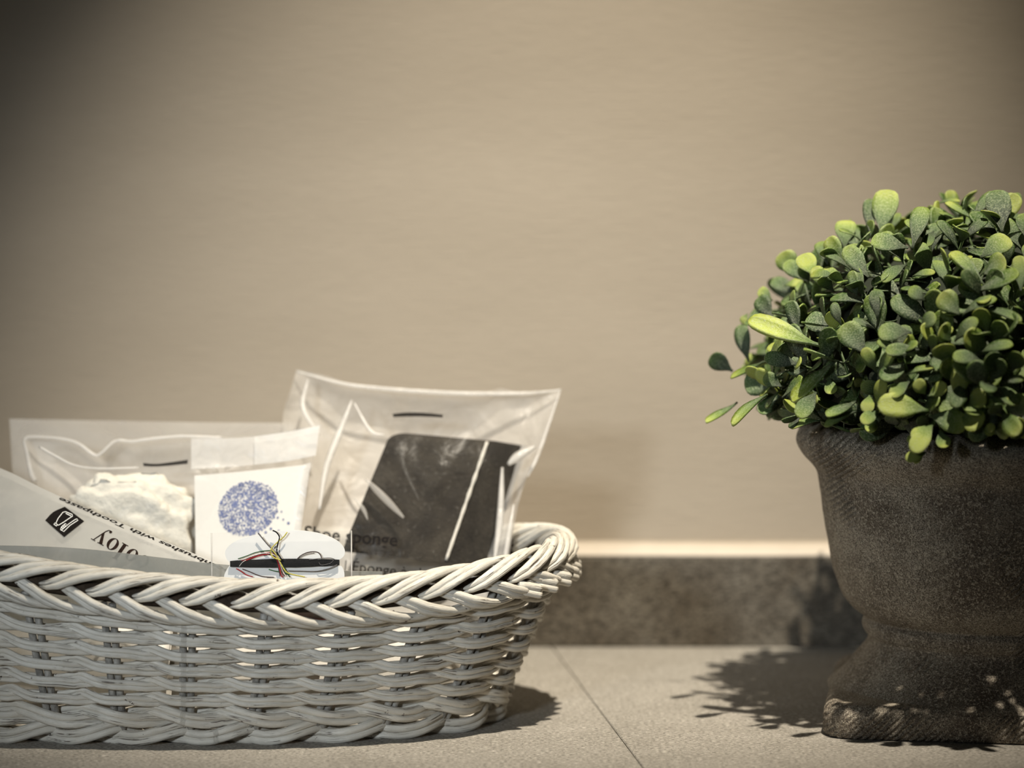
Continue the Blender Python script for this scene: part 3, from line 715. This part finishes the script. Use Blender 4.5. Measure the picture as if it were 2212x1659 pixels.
slab_packet('paper_packet', 'cream paper packet leaning inside the basket behind the weave at the left', 'packet', -0.29, -0.178, 1.409, 0.016, 1.458, 0.064, 0.006, PAPER)
slab_packet('paper_packet', 'white paper packet leaning inside the basket behind the weave in the middle', 'packet', -0.174, -0.088, 1.404, 0.018, 1.452, 0.064, 0.006, CARD)
slab_packet('paper_packet', 'white paper packet leaning inside the basket behind the weave near its right end', 'packet', -0.085, -0.046, 1.414, 0.018, 1.456, 0.064, 0.006, CARD)
slab_packet('red_packet', 'small flat red packet lying inside the basket just under the front rim', 'packet', -0.126, -0.092, 1.385, 0.0600, 1.402, 0.0635, 0.003, RED)

# ------------------------------------------------------------------ urn planter
UX, UY = (2140 - CX) / F * 1.46, 1.46
urn = thing('urn_planter', 'weathered dark brown concrete urn on a square foot at the right edge', 'planter', (UX, UY, 0))
sil = [(1762, 908), (1742, 915), (1728, 928), (1722, 945), (1725, 962), (1738, 984), (1756, 1004), (1767, 1022), (1773, 1060), (1780, 1110), (1787, 1160), (1795, 1205), (1808, 1248), (1824, 1286), (1845, 1312),
       (1864, 1326), (1870, 1332), (1865, 1340), (1864, 1350), (1869, 1364), (1876, 1374), (1874, 1386), (1864, 1400), (1849, 1417), (1832, 1440), (1812, 1460), (1796, 1474), (1790, 1482)]
prof = []
for (x, y) in sil:
    p = P(x, y, UY); prof.append((UX - p.x, p.z))
zt = prof[0][1]
inner = [(0.0, 0.05), (0.05, 0.055), (0.070, 0.08), (0.076, zt - 0.03), (0.082, zt - 0.006)]
def lathe(pr, n, wob=0.0):
    v = []; f = []; k = len(pr)
    for i in range(n):
        a = 2 * PI * i / n
        for (r, z) in pr:
            d = 1 + wob * noise.fractal((math.cos(a) * 3, math.sin(a) * 3, z * 40), 1.0, 2.0, 3); v.append((UX + r * d * math.cos(a), UY + r * d * math.sin(a), z))
    for i in range(n):
        j = (i + 1) % n
        for m in range(k - 1): f.append((i * k + m, i * k + m + 1, j * k + m + 1, j * k + m))
    return v, f
ps = poly_smooth([(r, z, 0) for r, z in prof], 110); full = [(max(r, 0), z) for r, z in inner] + [(p[0], p[1]) for p in ps]
v, f = lathe(full, 160, 0.010); part('urn_bowl', v, f, URN, urn)
zp = prof[-1][1]
def plinth():
    bm = bmesh.new(); s = 0.083; h = zp + 0.0025
    bmesh.ops.create_cube(bm, size=1.0); bmesh.ops.scale(bm, vec=(2 * s, 2 * s, h), verts=bm.verts); bmesh.ops.translate(bm, vec=(0, 0, h / 2), verts=bm.verts)
    ve = [e for e in bm.edges if abs(e.verts[0].co.z - e.verts[1].co.z) > 0.5 * h]; bmesh.ops.bevel(bm, geom=ve, offset=0.016, segments=6, affect='EDGES', profile=0.5)
    te = [e for e in bm.edges if min(e.verts[0].co.z, e.verts[1].co.z) > h - 1e-5]; bmesh.ops.bevel(bm, geom=te, offset=0.007, segments=5, affect='EDGES', profile=0.5)
    be = [e for e in bm.edges if max(e.verts[0].co.z, e.verts[1].co.z) < 1e-5 and len(e.link_faces) == 2]; bmesh.ops.bevel(bm, geom=be, offset=0.0025, segments=2, affect='EDGES', profile=0.5)
    bmesh.ops.rotate(bm, cent=(0, 0, 0), matrix=Matrix.Rotation(math.radians(-9), 3, 'Z'), verts=bm.verts)
    bmesh.ops.triangulate(bm, faces=[q for q in bm.faces if len(q.verts) > 4])
    for x in bm.verts:
        d = noise.fractal(x.co * 45, 1.0, 2.0, 3) * 0.0008; x.co += Vector((x.co.x, x.co.y, 0)).normalized() * d
    bm.verts.index_update(); v = [x.co + Vector((UX, UY, 0)) for x in bm.verts]; f = [[x.index for x in q.verts] for q in bm.faces]; bm.free(); return v, f
v, f = plinth(); part('urn_foot', v, f, URN_FOOT, urn)

# ------------------------------------------------------------------ clipped boxwood ball
EC = Vector((UX, UY + 0.011, P(2140, 795, UY).z)); ER = Vector((0.124, 0.149, 0.083)); ZLOW = zt - 0.002
plant = thing('boxwood_ball', 'clipped green boxwood ball of small rounded leaves on top of the dark urn', 'plant', (UX, UY, zt))
def leaf_mesh(name, wr, bend, cup, tone):
    """spoon-shaped leaf, unit length along +Y, width ratio wr, normal +Z"""
    ws = [0.12, 0.16, 0.36, 0.70, 0.92, 1.0, 0.97, 0.83, 0.56, 0.16]; ts = [0, .10, .22, .38, .52, .64, .77, .89, .96, 1.0]
    vs = []; uv = []; nx = 4
    for t, ww in zip(ts, ws):
        for i in range(nx + 1):
            a = i / nx * 2 - 1; x = a * ww * wr / 2; z = cup * (abs(a) ** 1.6) * ww * wr - bend * (t - 0.3) ** 2 + 0.015 * (1 - abs(a))
            vs.append((x, t, z)); uv.append((i / nx, t))
    W = nx + 1; fs = [(j * W + i, j * W + i + 1, (j + 1) * W + i + 1, (j + 1) * W + i) for j in range(len(ts) - 1) for i in range(nx)]
    n = len(vs); th = 0.035
    vs += [(x, y, z - th * (1 - 0.0 * y)) for x, y, z in vs]; uv += uv
    fs += [tuple(k + n for k in q[::-1]) for q in fs]
    rim = [j * W for j in range(len(ts))] + [(len(ts) - 1) * W + i for i in range(1, W)] + [j * W + nx for j in range(len(ts) - 2, -1, -1)] + [i for i in range(nx - 1, 0, -1)]
    fs += [(rim[k], rim[(k + 1) % len(rim)], rim[(k + 1) % len(rim)] + n, rim[k] + n) for k in range(len(rim))]
    me = mesh(name, vs, fs, LEAF, uv); at = me.attributes.new('tone', 'FLOAT', 'POINT'); at.data.foreach_set('value', [tone] * len(vs)); return me, vs, fs, uv
KINDS = []
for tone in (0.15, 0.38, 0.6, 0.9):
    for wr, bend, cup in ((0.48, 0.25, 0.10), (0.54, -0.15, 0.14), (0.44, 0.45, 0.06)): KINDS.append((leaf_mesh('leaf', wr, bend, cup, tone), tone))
def frame(d, nrm):
    y = d.normalized(); z = (nrm - y * nrm.dot(y)); z = z.normalized() if z.length > 1e-4 else y.orthogonal().normalized(); x = y.cross(z)
    return Matrix((x, y, z)).transposed()
LEAVES = []   # (matrix 4x4, kind, score, manual)
STEMS = MB()
def add_leaf(base, d, nrm, length, kind, score, wscale=1.0):
    R = frame(d, nrm).to_4x4(); S = Matrix.Diagonal((length * wscale, length, length, 1)); LEAVES.append((Matrix.Translation(base) @ R @ S, kind, score))
def proj(p):
    d = p - CAMP; zf = d.dot(_f); return CX + F * d.x / zf, CY - F * d.dot(_u) / zf
def ell_hit(u, v, k):
    d = ray(u, v); o = CAMP - EC; R = ER * k
    od = Vector((o.x / R.x, o.y / R.y, o.z / R.z)); dd = Vector((d.x / R.x, d.y / R.y, d.z / R.z))
    a = dd.dot(dd); b = 2 * od.dot(dd); c = od.dot(od) - 1; D = b * b - 4 * a * c
    t = (-b - math.sqrt(D)) / (2 * a) if D > 0 else -b / (2 * a)
    return CAMP + d * t
# prominent leaves one by one (base, tip, width in the photo's crop), laid on the ball
q5 = lambda a, b: (1500 + a / 2.962, 380 + b / 2.962)
MAN = [(1190, 370, 1240, 105, 155, .6), (960, 460, 970, 268, 140, .6), (650, 640, 555, 490, 135, .6), (1370, 460, 1135, 420, 125, .38), (1395, 460, 1465, 172, 115, .38), (1700, 890, 1570, 755, 140, .6), (1100, 1140, 950, 955, 155, .38),
       (1390, 1000, 1185, 985, 150, .38), (1440, 1110, 1228, 1110, 95, .38), (1610, 1200, 1585, 1070, 150, .6), (1640, 1060, 1570, 965, 145, .6), (1690, 1450, 1700, 1235, 130, .9), (1500, 1500, 1190, 1450, 170, .9),
       (1500, 1530, 1735, 1590, 160, .6), (1700, 1520, 1845, 1600, 140, .9), (890, 1195, 640, 1450, 115, .6), (465, 1390, 230, 1565, 85, .6), (505, 1330, 485, 1055, 110, .38), (800, 1085, 360, 945, 95, .9), (245, 1250, 105, 1150, 115, .15),
       (275, 1450, 80, 1595, 42, .6), (440, 1190, 245, 1305, 55, .6), (1165, 1255, 1095, 1120, 100, .6), (1170, 1275, 1260, 1125, 85, .6), (1040, 1440, 850, 1555, 80, .38), (1115, 650, 975, 470, 115, .38), (1705, 890, 1900, 755, 95, .38),
       (1660, 1060, 1780, 915, 105, .38), (1860, 1360, 1790, 1200, 145, .15), (1970, 360, 1930, 105, 150, .15), (1830, 520, 2015, 385, 155, .6), (1850, 630, 1995, 535, 150, .6), (1790, 740, 2085, 640, 130, .38), (1790, 275, 1605, 185, 65, .6),
       (1770, 280, 1935, 75, 85, .38), (940, 960, 880, 815, 80, .15), (500, 905, 415, 780, 110, .15), (665, 1000, 620, 800, 85, .15), (830, 1210, 875, 960, 115, .15), (1170, 915, 1165, 725, 105, .15), (345, 1190, 285, 950, 110, .15),
       (1130, 390, 1120, 160, 70, .15), (770, 640, 690, 510, 120, .9), (570, 700, 700, 670, 75, .9), (910, 640, 730, 610, 80, .6), (850, 560, 790, 400, 100, .38), (1360, 560, 1210, 640, 100, .38), (1040, 770, 1010, 610, 60, .38),
       (1830, 840, 2090, 900, 70, .38), (1800, 1130, 2020, 1060, 90, .38), (1840, 1180, 1680, 1140, 110, .38), (2000, 1240, 1860, 1150, 120, .15), (1330, 1280, 1500, 1200, 40, .6), (1380, 1310, 1260, 1400, 90, .6), (1480, 1400, 1430, 1320, 110, .9),
       (1490, 1410, 1620, 1340, 85, .9), (1120, 1400, 1100, 1500, 110, .9), (1170, 1480, 1200, 1310, 90, .9), (1180, 1500, 1080, 1560, 100, .6), (1730, 1470, 1870, 1400, 120, .9), (1880, 1410, 2010, 1450, 70, .6), (1840, 1620, 1910, 1640, 70, .9),
       (1500, 1590, 1420, 1690, 130, .9), (720, 1480, 770, 1400, 120, .6), (780, 1380, 670, 1530, 120, .38), (860, 1290, 880, 1400, 75, .6), (1860, 700, 1640, 460, 80, .6), (1530, 350, 1480, 440, 80, .38), (1390, 640, 1520, 600, 60, .6),
       (1480, 800, 1390, 720, 120, .38), (560, 1420, 700, 1290, 60, .38), (420, 1360, 400, 1290, 100, .15), (2030, 1250, 2090, 1130, 110, .38), (2090, 740, 2080, 520, 80, .6), (1520, 1130, 1530, 1010, 60, .38), (340, 880, 300, 940, 60, .9),
       (500, 800, 410, 730, 80, .6), (560, 1350, 440, 1280, 90, .38), (1980, 1320, 2100, 1290, 60, .38), (1440, 980, 1530, 890, 110, .38), (1990, 240, 2090, 290, 110, .38), (1680, 330, 1900, 370, 70, .6), (1540, 180, 1690, 130, 60, .6), (2080, 200, 2060, 110, 80, .38), (2120, 400, 2130, 250, 130, .38), (2130, 560, 2160, 430, 130, .6)]
M6 = [(1380, 200, 1220, 420, 160, .9), (1430, 260, 1480, 410, 110, .6), (1330, 440, 1180, 480, 110, .9), (1210, 280, 1180, 350, 50, .9), (760, 100, 515, 175, 80, .38), (330, 120, 165, 200, 70, .15), (300, 150, 215, 235, 60, .15), (1780, 270, 1870, 230, 90, .9), (1300, 420, 1230, 510, 80, .9)]
q6 = lambda a, b: (1650 + a / 3.771, 860 + b / 3.771)
up = Vector((0, 0, 1))
for lst, qq, sc in ((MAN, q5, 2.962), (M6, q6, 3.771)):
    for (a, b, c, d, wd, tone) in lst:
        u0, v0 = qq(a, b); u1, v1 = qq(c, d)
        low = max(0.0, (v0 - 860) / 100.0)
        p0 = ell_hit(u0, v0, 0.985); p1 = ell_hit(u1, v1, 1.06)
        if v0 > 840:    # sprigs that spill over the lip in front
            yy = UY - math.sqrt(max(0.0, 0.130 ** 2 - (p0.x - UX) ** 2)); p0 = P(u0, v0, yy); p1 = P(u1, v1, yy - 0.006 - (0.004 if v1 > v0 else 0))
        rl = math.hypot(u1 - u0, v1 - v0) / F * p0.y * 0.7; p1 = P(u1, v1, min(max(p1.y, p0.y - rl), p0.y + rl))
        L = p1 - p0; n_ = (p0 - EC); n_ = Vector((n_.x / ER.x ** 2, n_.y / ER.y ** 2, n_.z / ER.z ** 2)).normalized()
        vdir = (CAMP - p0).normalized()
        ratio = wd / math.hypot(c - a, d - b)
        fc = 1.0 if ratio > 0.42 else 0.35
        nrm = (vdir * fc + up * (0.55 if tone > 0.2 else -0.25) + n_ * 0.35 + Vector((random.uniform(-.2, .2), 0, 0))).normalized()
        ln = L.length
        ki = min(range(12), key=lambda k: abs(KINDS[k][1] - tone) + 0.001 * ((k * 7 + int(a)) % 3))
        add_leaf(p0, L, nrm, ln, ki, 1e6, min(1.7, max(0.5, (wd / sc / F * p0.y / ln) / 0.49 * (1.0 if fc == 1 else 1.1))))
# sprigs filling the ball
NS = 330; g = PI * (3 - math.sqrt(5))
for i in range(NS):
    zz = 1 - 2 * (i + 0.5) / NS; rr = math.sqrt(1 - zz * zz); a = i * g
    d = Vector((rr * math.cos(a), rr * math.sin(a), zz)); d = (d + Vector((random.uniform(-.08, .08), random.uniform(-.08, .08), random.uniform(-.08, .08)))).normalized()
    k = random.uniform(0.84, 0.97)
    tip = EC + Vector((d.x * ER.x, d.y * ER.y, d.z * ER.z)) * k
    nr = Vector((d.x / ER.x, d.y / ER.y, d.z / ER.z)).normalized()
    if tip.z < ZLOW + 0.006:
        tip.z = ZLOW + 0.006 + random.uniform(0, 0.006)
    if math.hypot(tip.x - UX, tip.y - UY) < 0.085 and tip.z < EC.z: continue
    axis = (nr + up * 0.25 + Vector((random.uniform(-.5, .5), random.uniform(-.5, .5), random.uniform(-.4, .4)))).normalized()
    root = tip - axis * 0.030
    v, f, uv = tube([root, tip], [0.0011, 0.0007], 5); STEMS.add(v, f, uv)
    face = nr.dot((CAMP - tip).normalized()); pu, pv = proj(tip)
    vis = face + (1.0 if -30 < pu < 2250 else -2.0)
    tw = random.random() * PI
    e1 = axis.orthogonal().normalized(); e2 = axis.cross(e1)
    for lev, (off, sp_, ls) in enumerate(((0.0, 0.55, 0.80), (-0.006, 0.95, 1.0), (-0.013, 1.2, 1.0))):
        for sgn in (0, 1):
            an = tw + lev * PI / 2 + sgn * PI + random.uniform(-.25, .25); rad = e1 * math.cos(an) + e2 * math.sin(an)
            dl = (axis * math.cos(sp_) + rad * math.sin(sp_)).normalized(); nrm = (axis * math.sin(sp_) - rad * math.cos(sp_) + up * 0.2).normalized()
            ln = random.uniform(0.0170, 0.0240) * ls; b0 = tip + axis * off
            e_ = b0 + dl * ln
            if e_.z < ZLOW + 0.002 : continue
            tone = random.choice((0, 0, 0, 1, 1, 2, 2, 3)) if lev < 1 else random.choice((0, 0, 0, 1, 1))  # filling leaves stay mostly dark, the ball's inner shade put into their colour
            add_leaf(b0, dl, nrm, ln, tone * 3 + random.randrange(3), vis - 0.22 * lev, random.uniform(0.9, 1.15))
LEAVES.sort(key=lambda x: -x[2])
plant_inv = Matrix.Translation(-Vector(plant.location))
FILL = MB(); tones = []
for n_, (Mx, kind, sc_) in enumerate(LEAVES):
    (me, vs, fs, uv), tone = KINDS[kind]
    if n_ < 300:
        o = bpy.data.objects.new('leaf', me); C.objects.link(o); o.parent = plant; o.matrix_basis = plant_inv @ Mx
    else:
        FILL.add([Mx @ Vector(x) for x in vs], fs, uv); tones += [tone] * len(vs)
fo = FILL.obj('foliage', LEAF, plant); fo['kind'] = 'stuff'
at = fo.data.attributes.new('tone', 'FLOAT', 'POINT'); at.data.foreach_set('value', tones)
so = STEMS.obj('sprig_stems', STEM, plant); so['kind'] = 'stuff'
# core the sprigs are stuck into, coloured near-black as shade between leaves, flattened where it sits in the urn
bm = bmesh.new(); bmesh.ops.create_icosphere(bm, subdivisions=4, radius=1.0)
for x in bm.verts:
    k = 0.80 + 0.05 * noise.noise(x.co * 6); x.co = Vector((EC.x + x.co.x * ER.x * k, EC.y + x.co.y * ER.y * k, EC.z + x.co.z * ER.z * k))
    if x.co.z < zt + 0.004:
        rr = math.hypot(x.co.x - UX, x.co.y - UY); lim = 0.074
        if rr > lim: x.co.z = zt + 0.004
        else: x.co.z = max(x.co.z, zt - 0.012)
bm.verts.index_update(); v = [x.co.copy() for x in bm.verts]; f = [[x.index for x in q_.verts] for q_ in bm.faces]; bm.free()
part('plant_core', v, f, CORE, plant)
